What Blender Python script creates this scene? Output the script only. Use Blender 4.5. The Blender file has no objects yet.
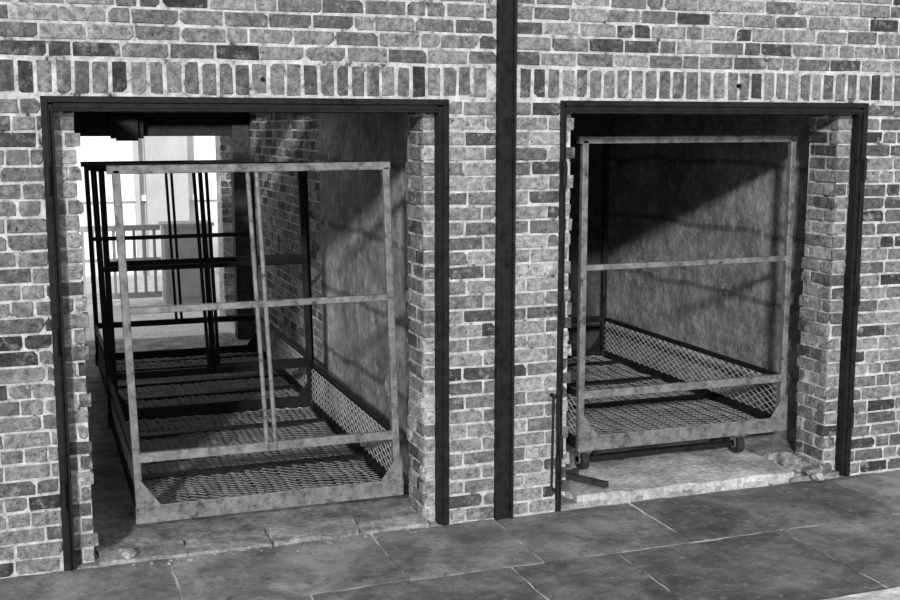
import bpy, math, random, bmesh
from mathutils import Vector, Matrix, noise
random.seed(7)
R=random.random
def U(a,b): return a+(b-a)*R()
scn=bpy.context.scene
col=scn.collection
try:
    scn.view_settings.view_transform='Standard'
    scn.view_settings.look='None'
except Exception as e: print(e)

# ---------------------------------------------------------------- materials
def new_mat(name, rough=0.9, metal=0.0, spec=.25):
    m=bpy.data.materials.new(name); m.use_nodes=True
    nt=m.node_tree; nt.nodes.clear()
    out=nt.nodes.new('ShaderNodeOutputMaterial'); b=nt.nodes.new('ShaderNodeBsdfPrincipled')
    nt.links.new(b.outputs[0],out.inputs[0])
    b.inputs['Roughness'].default_value=rough; b.inputs['Metallic'].default_value=metal
    b.inputs['Specular IOR Level'].default_value=spec
    tc=nt.nodes.new('ShaderNodeTexCoord')
    return m,nt,b,tc.outputs['Object']
def mapped(nt,co,stretch):
    mp=nt.nodes.new('ShaderNodeMapping'); mp.inputs['Scale'].default_value=stretch
    nt.links.new(co,mp.inputs['Vector']); return mp.outputs[0]
def nnoise(nt,co,scale,detail=6,rough=.6,stretch=None,dist=0):
    n=nt.nodes.new('ShaderNodeTexNoise'); n.inputs['Scale'].default_value=scale
    n.inputs['Detail'].default_value=detail; n.inputs['Roughness'].default_value=rough
    n.inputs['Distortion'].default_value=dist
    if stretch: co=mapped(nt,co,stretch)
    nt.links.new(co,n.inputs['Vector']); return n.outputs['Fac']
def ramp(nt,fac,stops):
    r=nt.nodes.new('ShaderNodeValToRGB'); els=r.color_ramp.elements
    while len(els)<len(stops): els.new(0.5)
    for e,(p,v) in zip(els,stops): e.position=p; e.color=(v,v,v,1)
    nt.links.new(fac,r.inputs[0]); return r.outputs[0]
def mix(nt,fac,a,b,mode='MIX'):
    n=nt.nodes.new('ShaderNodeMix'); n.data_type='RGBA'; n.blend_type=mode
    for s,v in ((n.inputs[0],fac),(n.inputs[6],a),(n.inputs[7],b)):
        if isinstance(v,(int,float)):
            s.default_value = v if s==n.inputs[0] else (v,v,v,1)
        else: nt.links.new(v,s)
    return n.outputs[2]
def bump(nt,b,h,strength=.5,dist=.01):
    n=nt.nodes.new('ShaderNodeBump'); n.inputs['Strength'].default_value=strength; n.inputs['Distance'].default_value=dist
    nt.links.new(h,n.inputs['Height']); nt.links.new(n.outputs[0],b.inputs['Normal'])
def attr(nt):
    a=nt.nodes.new('ShaderNodeAttribute'); a.attribute_name='tone'; return a.outputs['Color']

# brick
MB,nt,b,co=new_mat('brick')
n1=ramp(nt,nnoise(nt,co,30,6,.75),[(.37,.5),(.5,1.0),(.63,1.6)])
c=mix(nt,1.0,attr(nt),n1,'MULTIPLY')
big=ramp(nt,nnoise(nt,co,1.4,4,.6),[(.36,.78),(.64,1.3)])
c=mix(nt,1.0,c,big,'MULTIPLY')
sm=ramp(nt,nnoise(nt,co,11,8,.78),[(.53,0),(.64,.75)])
c=mix(nt,sm,c,.36)
dk=ramp(nt,nnoise(nt,co,9,8,.78,(1,1,1.6)),[(.34,.6),(.43,0)])
c=mix(nt,dk,c,.04)
pit=ramp(nt,nnoise(nt,co,50,4,.65),[(.34,.95),(.38,0)])
c=mix(nt,pit,c,.02)
nt.links.new(c,b.inputs['Base Color']); bump(nt,b,nnoise(nt,co,50,7,.74),1,.014)
# mortar
MM,nt,b,co=new_mat('mortar')
c=ramp(nt,nnoise(nt,co,14,7,.75),[(.36,.05),(.43,.34),(.62,.62)])
nt.links.new(c,b.inputs['Base Color']); bump(nt,b,nnoise(nt,co,60,6,.7),1,.010)
# plaster
def plaster(name,k):
    m,nt,b,co=new_mat(name)
    c=ramp(nt,nnoise(nt,co,1.5,8,.72,None,.5),[(.34,.12*k),(.46,.23*k),(.54,.32*k),(.66,.46*k)])
    st=ramp(nt,nnoise(nt,co,14,8,.78),[(.38,.68),(.62,1.25)])
    c=mix(nt,1.0,c,st,'MULTIPLY')
    wv=nt.nodes.new('ShaderNodeTexWave'); wv.wave_type='BANDS'; wv.bands_direction='Z'; wv.inputs['Scale'].default_value=.72
    wv.inputs['Distortion'].default_value=1.0; wv.inputs['Detail'].default_value=3; wv.inputs['Detail Scale'].default_value=2
    nt.links.new(co,wv.inputs['Vector'])
    ln=ramp(nt,wv.outputs['Fac'],[(.0,.4),(.04,1)])
    c=mix(nt,.85,c,ln,'MULTIPLY')
    f=ramp(nt,nnoise(nt,co,5,8,.8),[(.58,0),(.61,.7)])
    c=mix(nt,f,c,.5*k)
    ck=ramp(nt,nnoise(nt,co,6,8,.8),[(.35,.75),(.40,0)])
    c=mix(nt,ck,c,.06*k)
    nt.links.new(c,b.inputs['Base Color']); bump(nt,b,nnoise(nt,co,9,8,.72),.9,.03)
    return m
MP=plaster('stained_plaster',.95)
MPD=plaster('shaded_plaster',.72)  # darker copy for the right bay, its shade put into the colour
# flagstone
MS,nt,b,co=new_mat('flagstone',.65)
n1=ramp(nt,nnoise(nt,co,2.4,8,.72,None,.3),[(.36,.45),(.5,.9),(.63,1.65)])
c=mix(nt,1.0,attr(nt),n1,'MULTIPLY')
sp=ramp(nt,nnoise(nt,co,17,9,.82),[(.52,0),(.66,.55)])
c=mix(nt,sp,c,.34)
pk=ramp(nt,nnoise(nt,co,16,8,.78),[(.36,.8),(.43,0)])
c=mix(nt,pk,c,.035)
nt.links.new(c,b.inputs['Base Color']); bump(nt,b,nnoise(nt,co,12,9,.75),1,.018)
# joints / sand
MJ,nt,b,co=new_mat('joint_sand')
c=ramp(nt,nnoise(nt,co,7,7,.75),[(.34,.05),(.42,.4),(.6,.62)])
nt.links.new(c,b.inputs['Base Color']); bump(nt,b,nnoise(nt,co,60,8,.7),1,.01)
def concrete(name,lo,hi,sc=5,sp=1.0):
    m,nt,b,co=new_mat(name)
    c=ramp(nt,nnoise(nt,co,sc,8,.75),[(.36,lo),(.64,hi)])
    s=ramp(nt,nnoise(nt,co,35,6,.7),[(.36,1-.35*sp),(.64,1+.25*sp)])
    c=mix(nt,1.0,c,s,'MULTIPLY')
    nt.links.new(c,b.inputs['Base Color']); bump(nt,b,nnoise(nt,co,25,8,.75),.9*sp,.014); return m
MC=concrete('dirty_concrete',.10,.42)
MCL=concrete('pale_concrete',.24,.58)
MCY=concrete('yard_concrete',.5,.7)
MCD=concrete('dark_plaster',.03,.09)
MCEIL=concrete('dark_ceiling',.015,.04)  # near-black tone for ceiling and rear lintel
MW=concrete('white_render',.72,.86,3,.2)
MGR=concrete('grey_panel',.28,.36,3,.2)
MGC=concrete('grey_render',.40,.48,3,.2)
def steel(name,lo,hi,rough=.55,metal=.3,spec=.4):
    m,nt,b,co=new_mat(name,rough,metal,spec)
    c=ramp(nt,nnoise(nt,co,18,7,.75),[(.35,lo),(.46,(lo*.5+hi*.5)),(.64,hi)])
    nt.links.new(c,b.inputs['Base Color']); bump(nt,b,nnoise(nt,co,90,6,.7),.3,.003); return m
MST=steel('worn_grey_steel',.045,.24)
MSD=steel('dark_rusty_steel',.012,.06)
MSB=steel('black_and_backlit_steel',.003,.016,.6,0,.15)  # black door iron; on the carts, backlit shade put into the colour
MWI=steel('galvanised_wire',.24,.40,.5,.0)
MRUB=steel('black_rubber',.01,.02,.8,0)

# ---------------------------------------------------------------- mesh helpers
class MB_:
    def __init__(s): s.v=[];s.f=[];s.m=[];s.t=[]
    def add(s,vs,fs,mi=0,tone=.2):
        o=len(s.v); s.v+= [tuple(x) for x in vs]
        for f in fs: s.f.append([i+o for i in f]); s.m.append(mi); s.t.append(tone)
    def box(s,x0,x1,y0,y1,z0,z1,mi=0,tone=.2):
        s.add([(x,y,z) for x in(x0,x1) for y in(y0,y1) for z in(z0,z1)],
              [(0,1,3,2),(4,6,7,5),(0,4,5,1),(2,3,7,6),(0,2,6,4),(1,5,7,3)],mi,tone)
    def obj(s,name,mats,parent=None):
        me=bpy.data.meshes.new(name); me.from_pydata(s.v,[],s.f)
        for m in mats: me.materials.append(m)
        me.polygons.foreach_set('material_index',s.m)
        ca=me.color_attributes.new('tone','FLOAT_COLOR','CORNER')
        arr=[]
        for p in me.polygons:
            t=s.t[p.index]
            arr+= [t,t,t,1]*p.loop_total
        ca.data.foreach_set('color',arr)
        me.update()
        o=bpy.data.objects.new(name,me); col.objects.link(o)
        if parent: o.parent=parent
        return o

def rtone():
    r=R()
    if r<.13: return U(.035,.065)
    if r<.45: return U(.085,.14)
    return U(.14,.24)
def brick(mb,o,u,n,u0,u1,z0,z1,depth=.05,proud=0,tone=None):
    """one brick with chipped corners; o origin on plane, u along, n outward"""
    if u1-u0<.012: return
    ch=lambda: U(.001,.004) if R()<.78 else U(.006,.020)
    j=lambda: U(-.0026,.0026)
    a,b_,cc,d=ch(),ch(),ch(),ch()
    pts=[(u0+a+j(),z0+j()),(u1-b_+j(),z0+j()),(u1+j(),z0+b_),(u1+j(),z1-cc),(u1-cc+j(),z1+j()),(u0+d+j(),z1+j()),(u0+j(),z1-d),(u0+j(),z0+a)]
    cu=(u0+u1)/2; cz=(z0+z1)/2
    vs=[]
    tl=U(-.002,.002)
    for k,(off,ins) in enumerate(((-depth,0),(-.003,0),(0,.0022))):
        for (pu,pz) in pts:
            su=pu-ins*(1 if pu>cu else -1); sz=pz-ins*(1 if pz>cz else -1)
            dd=off+(proud+tl*(pu-cu)/max(.02,(u1-u0)/2) if k else 0)
            vs.append(o+u*su+n*dd+Vector((0,0,sz)))
    fs=[]
    for k in range(2):
        for i in range(8):
            i2=(i+1)%8; fs.append((k*8+i,k*8+i2,(k+1)*8+i2,(k+1)*8+i))
    fs.append(tuple(range(16,24)))
    mb.add(vs,fs,0,tone if tone is not None else rtone())
CH=.0725
def lay(mb,o,u,n,w,z0,z1,ragL=0,ragR=0,depth=.05,jit=.003,hdr=.3,dark=1.0):
    o=Vector(o);u=Vector(u);n=Vector(n)
    nrow=int(round((z1-z0)/CH))
    for r in range(nrow):
        za=z0+r*CH+.006; zb=za+CH-.0125
        x=U(-.1,0) if w>.4 else (0 if r%2 else -.1)
        if w<=.4: x=U(-.02,0) if r%2 else -.1+U(-.02,.01)
        end=w+U(-ragR,ragR) if ragR else w
        st=U(-ragL,ragL) if ragL else 0
        while x<end-.01:
            L=.098 if R()<hdr else .2+U(-.006,.006)
            if w<=.4: L=.2
            a=max(x,st); b=min(x+L-.011,end)
            brick(mb,o,u,n,a,b,za+U(-.0015,.0015),zb+U(-.0015,.0015),depth,U(-jit,jit),rtone()*dark)
            x+=L
# ---------------------------------------------------------------- front wall
H=CH*29   # 2.1025
X0,X1=-.65,5.35
LO,RO=(.070,1.91),(2.500,4.352)
ZT=3.0
TH=.32
w=MB_()
for a,b_ in ((X0,LO[0]),(LO[1],RO[0]),(RO[1],X1)):
    w.box(a,b_,.005,TH,-.02,ZT,1)
for a,b_ in (LO,RO): w.box(a,b_,.005,TH,H,ZT,1)
for a,b_ in ((LO[0],.205),(1.808,LO[1]),(RO[0],2.588),(4.223,RO[1])): w.box(a,b_,.066,TH,-.02,H,1)
lay(w,(X0,0,0),(1,0,0),(0,-1,0),LO[0]-X0,0,H)
for (a,b_) in ((LO[1],2.157),(2.248,RO[0])):
    lay(w,(a,0,0),(1,0,0),(0,-1,0),b_-a,0,H,dark=1.2)
lay(w,(RO[1],0,0),(1,0,0),(0,-1,0),X1-RO[1],0,H)
x=X0
while x<X1:
    wd=.060+U(-.005,.005)
    if not(x+wd>2.157 and x<2.248):
        brick(w,Vector((0,0,0)),Vector((1,0,0)),Vector((0,-1,0)),x,x+wd,H+.020+U(-.005,.005),H+.154+U(-.004,.004),.05,U(-.003,.003),rtone()*.9)
    x+=wd+.018+U(-.003,.003)
lay(w,(X0,0,0),(1,0,0),(0,-1,0),2.157-X0,H+.168,H+.168+CH*9,dark=1)
lay(w,(2.248,0,0),(1,0,0),(0,-1,0),X1-2.248,H+.168,H+.168+CH*9)
lay(w,(LO[0],.06,0),(1,0,0),(0,-1,0),.215-LO[0],0,H,0,.014,jit=.005,dark=1.4)
lay(w,(1.80,.06,0),(1,0,0),(0,-1,0),.11,0,H,.012,0,jit=.005,dark=1.6)
lay(w,(RO[0],.06,0),(1,0,0),(0,-1,0),2.60-RO[0],0,H,0,.014,jit=.005,dark=1.6)
lay(w,(4.215,.06,0),(1,0,0),(0,-1,0),.135,0,H,.012,0,jit=.005,dark=1.1)
lay(w,(1.80,.075,0),(0,1,0),(-1,0,0),TH-.075,0,H,0,.016,jit=.007,dark=1.2)
lay(w,(4.215,.075,0),(0,1,0),(-1,0,0),TH-.075,0,H,0,.016,jit=.007,dark=1.2)
lay(w,(.205,.075,0),(0,1,0),(1,0,0),TH-.075,0,H,0,.016,jit=.005)
lay(w,(2.59,.075,0),(0,1,0),(1,0,0),TH-.075,0,H,0,.016,jit=.005)
w.obj('wall_front',[MB,MM])

# ---------------------------------------------------------------- interior walls
def simple(name,boxes,mat,tone=.2):
    m=MB_()
    for bx in boxes: m.box(*bx,0,tone)
    return m.obj(name,[mat])
ZC=2.2
p=MB_()
p.box(1.95,2.50,TH,2.8,-.05,ZC,1)
p.box(1.962,2.50,2.8,5.9,-.05,ZC,2)
lay(p,(1.955,2.8,0),(0,1,0),(-1,0,0),3.1,0,ZC,.03,0,dark=1.2,jit=.005)
p.obj('wall_partition',[MB,MP,MM])
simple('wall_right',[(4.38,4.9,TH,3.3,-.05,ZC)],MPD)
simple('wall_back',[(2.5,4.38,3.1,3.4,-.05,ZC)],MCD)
simple('wall_left',[(-.25,.11,TH,5.9,-.05,ZC)],MP)
# roof slab with added unseen openings to brighten the left bay
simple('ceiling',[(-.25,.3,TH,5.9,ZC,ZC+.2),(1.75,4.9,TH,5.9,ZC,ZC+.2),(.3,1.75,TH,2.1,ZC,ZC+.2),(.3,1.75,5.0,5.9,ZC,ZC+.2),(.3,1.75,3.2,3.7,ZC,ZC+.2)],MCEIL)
h=MB_()
h.box(.11,1.95,5.6,5.88,1.9,ZC)
h.box(.72,1.0,5.5,5.6,1.88,2.12); h.box(.76,.95,5.46,5.5,1.86,2.07); h.box(.2,.66,5.54,5.6,1.93,1.98)
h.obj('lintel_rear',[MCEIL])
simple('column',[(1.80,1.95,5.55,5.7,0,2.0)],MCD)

# ---------------------------------------------------------------- floors
def slab(mb,x0,x1,y0,y1,z0,z1,tone,mi=0,g=.006,jit=.011,nz=.005):
    nx=max(2,int((x1-x0)/.06)); ny=max(2,int((y1-y0)/.06))
    if (x1-x0)*(y1-y0)>3: nx//=2; ny//=2
    xs=[x0+g+(x1-x0-2*g)*i/nx for i in range(nx+1)]
    ys=[y0+g+(y1-y0-2*g)*i/ny for i in range(ny+1)]
    top={}
    vs=[];fs=[]
    sd=R()*50
    for i,xx in enumerate(xs):
        for j,yy in enumerate(ys):
            e=(i in(0,nx)) or (j in(0,ny))
            q=Vector((xx*11+sd,yy*11,sd))
            ex=noise.noise(q)*jit if i in (0,nx) else 0
            ey=noise.noise(q+Vector((7,3,1)))*jit if j in (0,ny) else 0
            z=z1+noise.noise(Vector((xx*3+sd,yy*3,1)))*nz+noise.noise(Vector((xx*11+sd,yy*11,5)))*nz*.4-(.002 if e else 0)
            top[i,j]=len(vs); vs.append((xx+ex,yy+ey,z))
    for i in range(nx):
        for j in range(ny): fs.append((top[i,j],top[i+1,j],top[i+1,j+1],top[i,j+1]))
    ring=[top[i,0] for i in range(nx+1)]+[top[nx,j] for j in range(1,ny+1)]+[top[i,ny] for i in range(nx-1,-1,-1)]+[top[0,j] for j in range(ny-1,0,-1)]
    base=len(vs)
    for r in ring: vs.append((vs[r][0],vs[r][1],z0))
    n=len(ring)
    for k in range(n):
        k2=(k+1)%n; fs.append((ring[k],base+k,base+k2,ring[k2]))
    mb.add(vs,fs,mi,tone)
pv=MB_()
pv.box(-5,9,-8,.03,-.1,-.006,1)
def row(y0,y1,xs):
    for a,b_ in zip(xs,xs[1:]): slab(pv,a,b_,y0,y1,-.05,U(-.001,.003),U(.10,.20))
row(-.64,0,[-4,-1.9,-.7,.53,1.5,2.15,2.93,4.2,5.6,7,9])
row(-1.46,-.64,[-4,-2.6,-1.2,.2,1.05,1.985,2.52,3.43,4.75,6.0,7.2,9])
for k in range(5):
    xs=[-4]
    while xs[-1]<8: xs.append(xs[-1]+U(.7,1.4))
    row(-2.9-k*1.1,-1.8-k*1.1,xs)
for a in range(-4,9): slab(pv,a,a+1,-1.8,-1.46,-.05,.02,.6,0)
pv.obj('floor_pavement',[MS,MJ])

fl=MB_()
slab(fl,.0,2.0,.015,5.95,-.05,.0,.2,0,0,.0,.008)
fl.obj('floor_left',[MC])
fr=MB_()
slab(fr,2.45,4.45,.25,3.25,-.05,.05,.2,0,0,.0,.01)
fr.box(2.505,4.35,.02,.26,-.05,.02)
fr.obj('floor_right',[MC])
sr=MB_()
slab(sr,2.64,3.98,.02,.62,-.02,.058,.2,0,0,.03,.014)
sr.obj('concrete_slab',[MCL])
sl=MB_()
xs=[.22,.62,1.02,1.46,1.80]
for a,b_ in zip(xs,xs[1:]): slab(sl,a,b_,-.02+U(0,.02),.2+U(-.02,.03),-.03,.020+U(-.004,.006),.2,0,.004,.03,.012)
sl.obj('door_sill',[MC])
def rock(mb,cx,cy,cz,r):
    bm=bmesh.new(); bmesh.ops.create_icosphere(bm,subdivisions=2,radius=1)
    sd=R()*100; sx,sy,sz=U(.7,1.3),U(.7,1.3),U(.4,.8)
    for v in bm.verts:
        d=1+.45*noise.noise(v.co*1.6+Vector((sd,0,0)))
        v.co=Vector((v.co.x*sx*d,v.co.y*sy*d,v.co.z*sz*d))*r
    zmin=min(v.co.z for v in bm.verts)
    mb.add([(v.co.x+cx,v.co.y+cy,v.co.z-zmin+cz-.004) for v in bm.verts],[[v.index for v in f.verts] for f in bm.faces],0)
    bm.free()
rb=MB_()
for (cx,cy,r) in ((4.08,.2,.075),(4.12,.12,.06),(4.03,.12,.05),(4.12,.03,.05),(4.05,.30,.06),(4.02,.04,.03),(4.13,.25,.05),(4.1,-.05,.03),(3.95,-.04,.02),(3.8,-.05,.012)):
    rock(rb,cx,cy,.015,r)
rb.obj('rubble',[MC])
rb=MB_()
for (cx,cy,r) in ((.36,.03,.034),(.33,.11,.018),(.45,-.06,.012),(.62,-.07,.010)): rock(rb,cx,cy,.0 if cy<0 else .02,r)
for i in range(60): rock(rb,U(.25,1.75),-.02-abs(random.gauss(0,.04)),0,U(.003,.010))
rb.obj('rubble',[MC])

# ---------------------------------------------------------------- steel door frames
def sweep(mb,prof,p1,p2,up,mi=0):
    p1=Vector(p1);p2=Vector(p2); d=(p2-p1).normalized(); up=Vector(up)
    s=d.cross(up).normalized(); t=s.cross(d).normalized()
    n=len(prof); vs=[]
    for p in (p1,p2):
        for (a,b_) in prof: vs.append(p+s*a+t*b_)
    fs=[(i,(i+1)%n,n+(i+1)%n,n+i) for i in range(n)]
    fs+= [tuple(range(n-1,-1,-1)),tuple(range(n,2*n))]
    mb.add(vs,fs,mi)
def sq(a,b_,c=.003):
    a/=2;b_/=2
    return [(-a+c,-b_),(a-c,-b_),(a,-b_+c),(a,b_-c),(a-c,b_),(-a+c,b_),(-a,b_-c),(-a,-b_+c)]
def circ(r,n=10): return [(r*math.cos(2*math.pi*i/n),r*math.sin(2*math.pi*i/n)) for i in range(n)]
def door_frame(a,b_,nm,fl=.05):
    m=MB_(); fw=.05; t=.012
    m.box(a,a+fl*.55,-t,0.005,0,H+.005); m.box(b_-fw*.55,b_,-t,.005,0,H+.005)
    m.box(a+fl*.5,a+fl,-.002,.064,0,H-.03); m.box(b_-fw,b_-fw*.5,-.002,.064,0,H-.03)
    m.box(a+fl*.55,a+fl*.66,-.018,-.0,0,H-.05); m.box(b_-fw*.66,b_-fw*.55,-.018,0,0,H-.05)
    m.box(a+.0275,b_-.0275,-t,.005,H-.022,H+.005)
    m.box(a+fl,b_-fw,-.002,.30,H-.058,H-.046); m.box(a+fl,b_-fw,-.002,.01,H-.046,H-.022)
    m.box(a+fl,b_-fw,.01,TH,H-.046,H)
    for xx in (a+.006,b_-.03):
        for zz in (.35,1.05,1.75):
            m.box(xx,xx+.018,-.03,-t,zz-.05,zz+.05)
            sweep(m,circ(.011),(xx+.009,-.03,zz-.06),(xx+.009,-.03,zz+.06),(0,1,0))
    o=m.obj(nm,[MSB])
    bv=o.modifiers.new('b','BEVEL'); bv.width=.002; bv.segments=1
    return o
door_frame(*LO,'door_frame'); door_frame(*RO,'door_frame.001',.034)
m=MB_()
m.box(2.157,2.248,-.004,.006,0,ZT); m.box(2.157,2.169,-.035,-.004,0,ZT); m.box(2.236,2.248,-.035,-.004,0,ZT)
m.box(2.169,2.236,-.02,-.004,0,ZT)
m.obj('steel_channel_post',[MSB])
m=MB_()
for (xx,zz) in ((1.02,2.19),(3.52,2.19)):
    sweep(m,circ(.010,8),(xx,.004,zz),(xx,-.012,zz),(0,0,1)); sweep(m,circ(.006,8),(xx,-.012,zz),(xx,-.022,zz),(0,0,1))
m.obj('wall_bolt',[MSB])
m=MB_()
sweep(m,circ(.007,8),(2.474,-.02,.62),(2.466,-.025,.14),(0,1,0))
sweep(m,circ(.007,8),(2.466,-.025,.14),(2.486,-.03,.11),(0,1,0))
sweep(m,circ(.012,8),(2.474,.005,.62),(2.474,-.03,.62),(0,0,1))
m.obj('latch_rod',[MSB])

# ---------------------------------------------------------------- carts
def wires(name,org,ux,uy,w_,l_,cell,r,mat,parent,sag=0.0):
    cu=bpy.data.curves.new(name,'CURVE'); cu.dimensions='3D'; cu.bevel_depth=r; cu.bevel_resolution=0
    org=Vector(org);ux=Vector(ux);uy=Vector(uy); nz=ux.cross(uy)
    nx=max(1,int(round(w_/cell))); cw=w_/nx; ny=int(round(l_/(cell*.5))); cl=l_/ny
    for s in (0,1):
        for i in range(nx):
            sp=cu.splines.new('POLY'); sp.points.add(ny)
            for j in range(ny+1):
                xx=(i+((j+s)%2))*cw
                yy=j*cl
                q=Vector((xx*4,yy*4,3.3))
                dz=sag*noise.noise(q)+(r if (j%2)==s else -r)*.8
                dx=.016*noise.noise(q*2) if sag else .003*noise.noise(q*2)
                dy=.016*noise.noise(q*2+Vector((5,5,5))) if sag else 0
                p=org+ux*min(max(xx+dx,0),w_)+uy*min(max(yy+dy,0),l_)+nz*dz
                sp.points[j].co=(p.x,p.y,p.z,1)
    cu.materials.append(mat)
    o=bpy.data.objects.new(name,cu); col.objects.link(o); o.parent=parent
def cart(loc,W,L,zt,lean,front_mat,rear_mat,wh,center=True,rear_drop=.0,wiremat=MWI,rcenter=True,slats=(.5,.95,1.4,1.8),cy=.3,under=False):
    e=bpy.data.objects.new('cage_cart',None); col.objects.link(e); e.location=loc
    zl=.32; zm=1.03
    lx=lambda x,z: x+lean*z/zt
    def frame(y,nm,mat,cen,zt,zm,zl,sgn):
        m=MB_()
        for x in (0.02,W-.02):
            sweep(m,sq(.036,.036),(lx(x,.0),y,.0),(lx(x,zt),y,zt),(0,1,0))
        sweep(m,sq(.036,.040),(lx(-.02,zt),y,zt+.003),(lx(W-.0,zt),y,zt+.008),(0,0,1))
        sweep(m,sq(.03,.032),(lx(.02,zm),y,zm),(lx(W-.02,zm),y,zm+.004),(0,0,1))
        sweep(m,sq(.03,.046),(lx(.02,zl),y-.004*sgn,zl),(lx(W-.02,zl),y-.004*sgn,zl),(0,0,1))
        sweep(m,sq(.008,.085),(-.005,y-.026*sgn,.045),(W+.005,y-.026*sgn,.045),(0,0,1))
        sweep(m,sq(.06,.008),(-.005,y+.0*sgn,.004),(W+.005,y+.0*sgn,.004),(0,0,1))
        yy=y-.024*sgn
        for sx,x in ((1,0),(-1,W)):
            m.add([(x,yy,.08),(x+sx*.12,yy,.08),(x+sx*.02,yy,.22),(x,yy,.22),(x,yy-.008,.08),(x+sx*.12,yy-.008,.08),(x+sx*.02,yy-.008,.22),(x,yy-.008,.22)],
                  [(0,1,2,3),(7,6,5,4),(0,4,5,1),(1,5,6,2),(2,6,7,3),(3,7,4,0)])
            for bx,bz in ((.03,.11),(.07,.11),(.012,.19)):
                sweep(m,circ(.008,6),(x+sx*bx,yy-.008,bz),(x+sx*bx,yy-.018*1,bz),(0,0,1))
        if cen:
            for dx in (-.03,.012):
                sweep(m,circ(.0115,10),(lx(W/2+dx-.01,zt),y,zt),(lx(W/2+dx+.012,zl),y-.012,zl-.02),(0,1,0))
        o=m.obj(nm,[mat],e); o.modifiers.new('b','BEVEL').width=.0015
    frame(0,'front_frame',front_mat,center,zt,zm,zl,1)
    frame(L,'rear_frame',rear_mat,rcenter,zt-rear_drop,zm-rear_drop*.5,zl,-1)  # rear_mat is blacker: backlit shade put into its colour
    m=MB_()
    for x in (0.012,W-.012):
        sweep(m,sq(.008,.07),(x,.02,.04),(x,L-.02,.04),(0,0,1))
        sweep(m,sq(.045,.008),(x+(.02 if x<.1 else -.02),.02,.01),(x+(.02 if x<.1 else -.02),L-.02,.01),(0,0,1))
        xx=lx(x,zl)
        sweep(m,sq(.028,.028),(xx,.02,zl),(xx,L-.02,zl),(0,0,1))
    m.obj('side_rails',[rear_mat],e)
    m=MB_()
    for y in slats:
        sweep(m,sq(.08,.03),(.03,y,.028),(W-.03,y,.028),(0,0,1))
    m.obj('floor_slats',[rear_mat],e)
    wires('floor_mesh',(.04,.02,.028),(1,0,0),(0,1,0),W-.08,L-.04,.085,.0034,wiremat,e,.016)
    for nm,x in (('side_mesh_a',.02),('side_mesh_b',W-.02)):
        wires(nm,(x,.03,.075),(0,1,0),(0,0,1),L-.06,zl-.08,.08,.0028,wiremat,e)
    r=min(.062,wh*.46)
    cxs=(.06,W-.29) if under else (.10,W-.24)
    for i,(x,y) in enumerate(((cxs[0],cy),(cxs[1],cy),(.10,L-.15),(W-.24,L-.15))):
        m=MB_()
        sweep(m,circ(r,24),(x-.02,y,-wh+r),(x+.02,y,-wh+r),(0,0,1),0)
        sweep(m,circ(r*.4,12),(x-.03,y,-wh+r),(x+.03,y,-wh+r),(0,0,1),1)
        for s in (-.03,.026): m.box(x+s,x+s+.004,y-r*.5,y+r*.5,-wh+r*.8,-.012,1)
        m.box(x-.04,x+.04,y-.045,y+.045,-.016,-.008,1)
        m.obj('caster_%d'%(i+1),[MRUB,MST if under else MSD],e)
    m=MB_()
    for y in (cy,L-.15): sweep(m,sq(.04,.02),(.02,y,-.003),(W-.02,y,-.003),(0,0,1))
    if under:
        for y,z in ((cy-.02,-.06),(cy+.13,-.10)):
            sweep(m,sq(.03,.026),(.10,y,z),(W-.34,y,z),(0,0,1))
        for x in (.14,W-.36): sweep(m,sq(.03,.03),(x,cy,-.01),(x,cy,-.06),(0,1,0)); 
        for x in (.14,W-.36): sweep(m,sq(.03,.03),(x,cy+.13,-.01),(x,cy+.13,-.10),(0,1,0))
    m.obj('axle_beams',[rear_mat],e)
    return e
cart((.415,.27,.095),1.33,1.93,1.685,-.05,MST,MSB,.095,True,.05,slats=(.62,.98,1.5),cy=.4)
cart((.45,2.32,.09),1.33,1.95,1.63,-.03,MSB,MSB,.09,True,.03,MWI)  # second cart all black, its backlit silhouette painted in
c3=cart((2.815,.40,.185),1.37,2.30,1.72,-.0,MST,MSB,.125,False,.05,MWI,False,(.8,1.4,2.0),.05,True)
m=MB_()
sweep(m,sq(.04,.03),(2.70,.32,.082),(2.84,.08,.082),(0,0,1))
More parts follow.
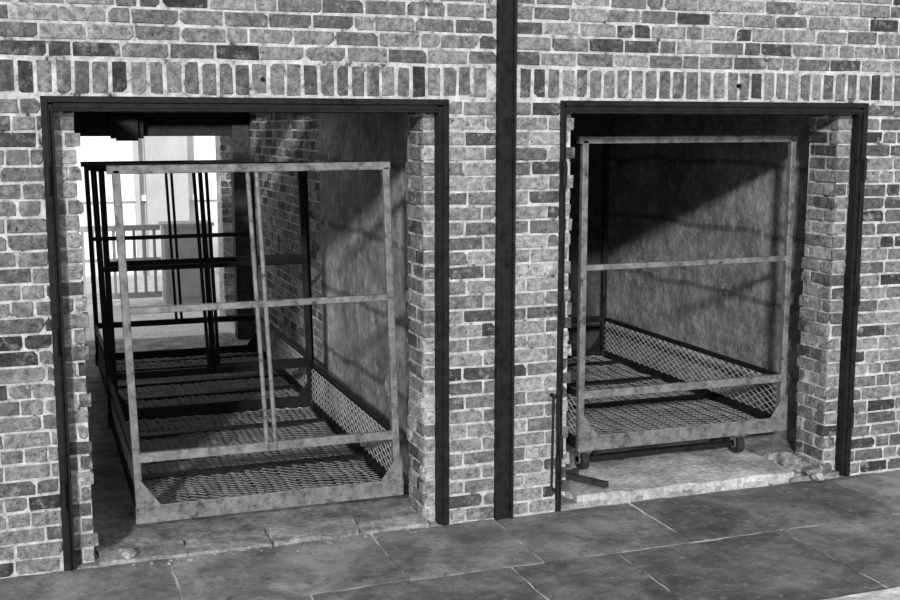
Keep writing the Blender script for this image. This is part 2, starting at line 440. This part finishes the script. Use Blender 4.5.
sweep(m,sq(.03,.03),(2.70,.32,.082),(2.80,.36,.082),(0,0,1))
m.obj('loose_bar',[MSD])

# ---------------------------------------------------------------- rear yard
simple('floor_yard',[(-6,8,5.9,16,-.1,0)],MCY)
m=MB_()
m.box(-5,7,11,11.3,0,6,0)
m.box(1.5,2.05,10.75,11,0,6,1)
m.box(1.36,1.42,10.85,11,0,6,1)
m.box(-.2,.0,10.85,11,0,6,0)
for zz in (1.0,2.4): m.box(-5,7,10.9,11,zz,zz+.08,0)
m.obj('wall_yard',[MW,MGC])
m=MB_()
m.box(-1.5,1.38,8.08,8.14,.84,.9); m.box(-1.5,1.38,8.08,8.14,.08,.14)
x=-1.45
while x<1.36:
    m.box(x,x+.03,8.09,8.13,.0 if int(x*10)%7==0 else .14,.84); x+=.11
m.box(-1.5,1.38,8.085,8.135,.5,.53)
m.obj('railing',[MGR])
m=MB_()
m.box(1.42,1.95,8.0,8.4,0,.88); m.box(1.40,1.97,7.98,8.42,.88,.91); m.box(1.47,1.90,7.985,8.0,.08,.82)
m.obj('utility_cabinet',[MGR])
m=MB_(); m.box(1.86,2.3,6.6,7.0,0,3.0,1); lay(m,(1.85,6.59,0),(1,0,0),(0,-1,0),.45,0,CH*40,dark=1.6); m.obj('brick_pier',[MB,MM])

# ---------------------------------------------------------------- lights, world, camera
wd=bpy.data.worlds.new('world'); scn.world=wd; wd.use_nodes=True
bg=wd.node_tree.nodes['Background']; bg.inputs[0].default_value=(1,1,1,1); bg.inputs[1].default_value=.92
sd=bpy.data.lights.new('sun','SUN'); sd.energy=3.8; sd.angle=math.radians(4)
so=bpy.data.objects.new('sun',sd); col.objects.link(so); so.location=(-2,-6,5)
so.rotation_euler=Vector((.50,1,-.37)).to_track_quat('-Z','Y').to_euler()
cam=bpy.data.cameras.new('camera'); cam.sensor_width=36; cam.lens=36*1164/900
cobj=bpy.data.objects.new('camera',cam); col.objects.link(cobj)
cobj.location=(0,-5.3,1.972); cobj.rotation_euler=(math.radians(90-8.4),0,math.radians(-19.9))
scn.camera=cobj
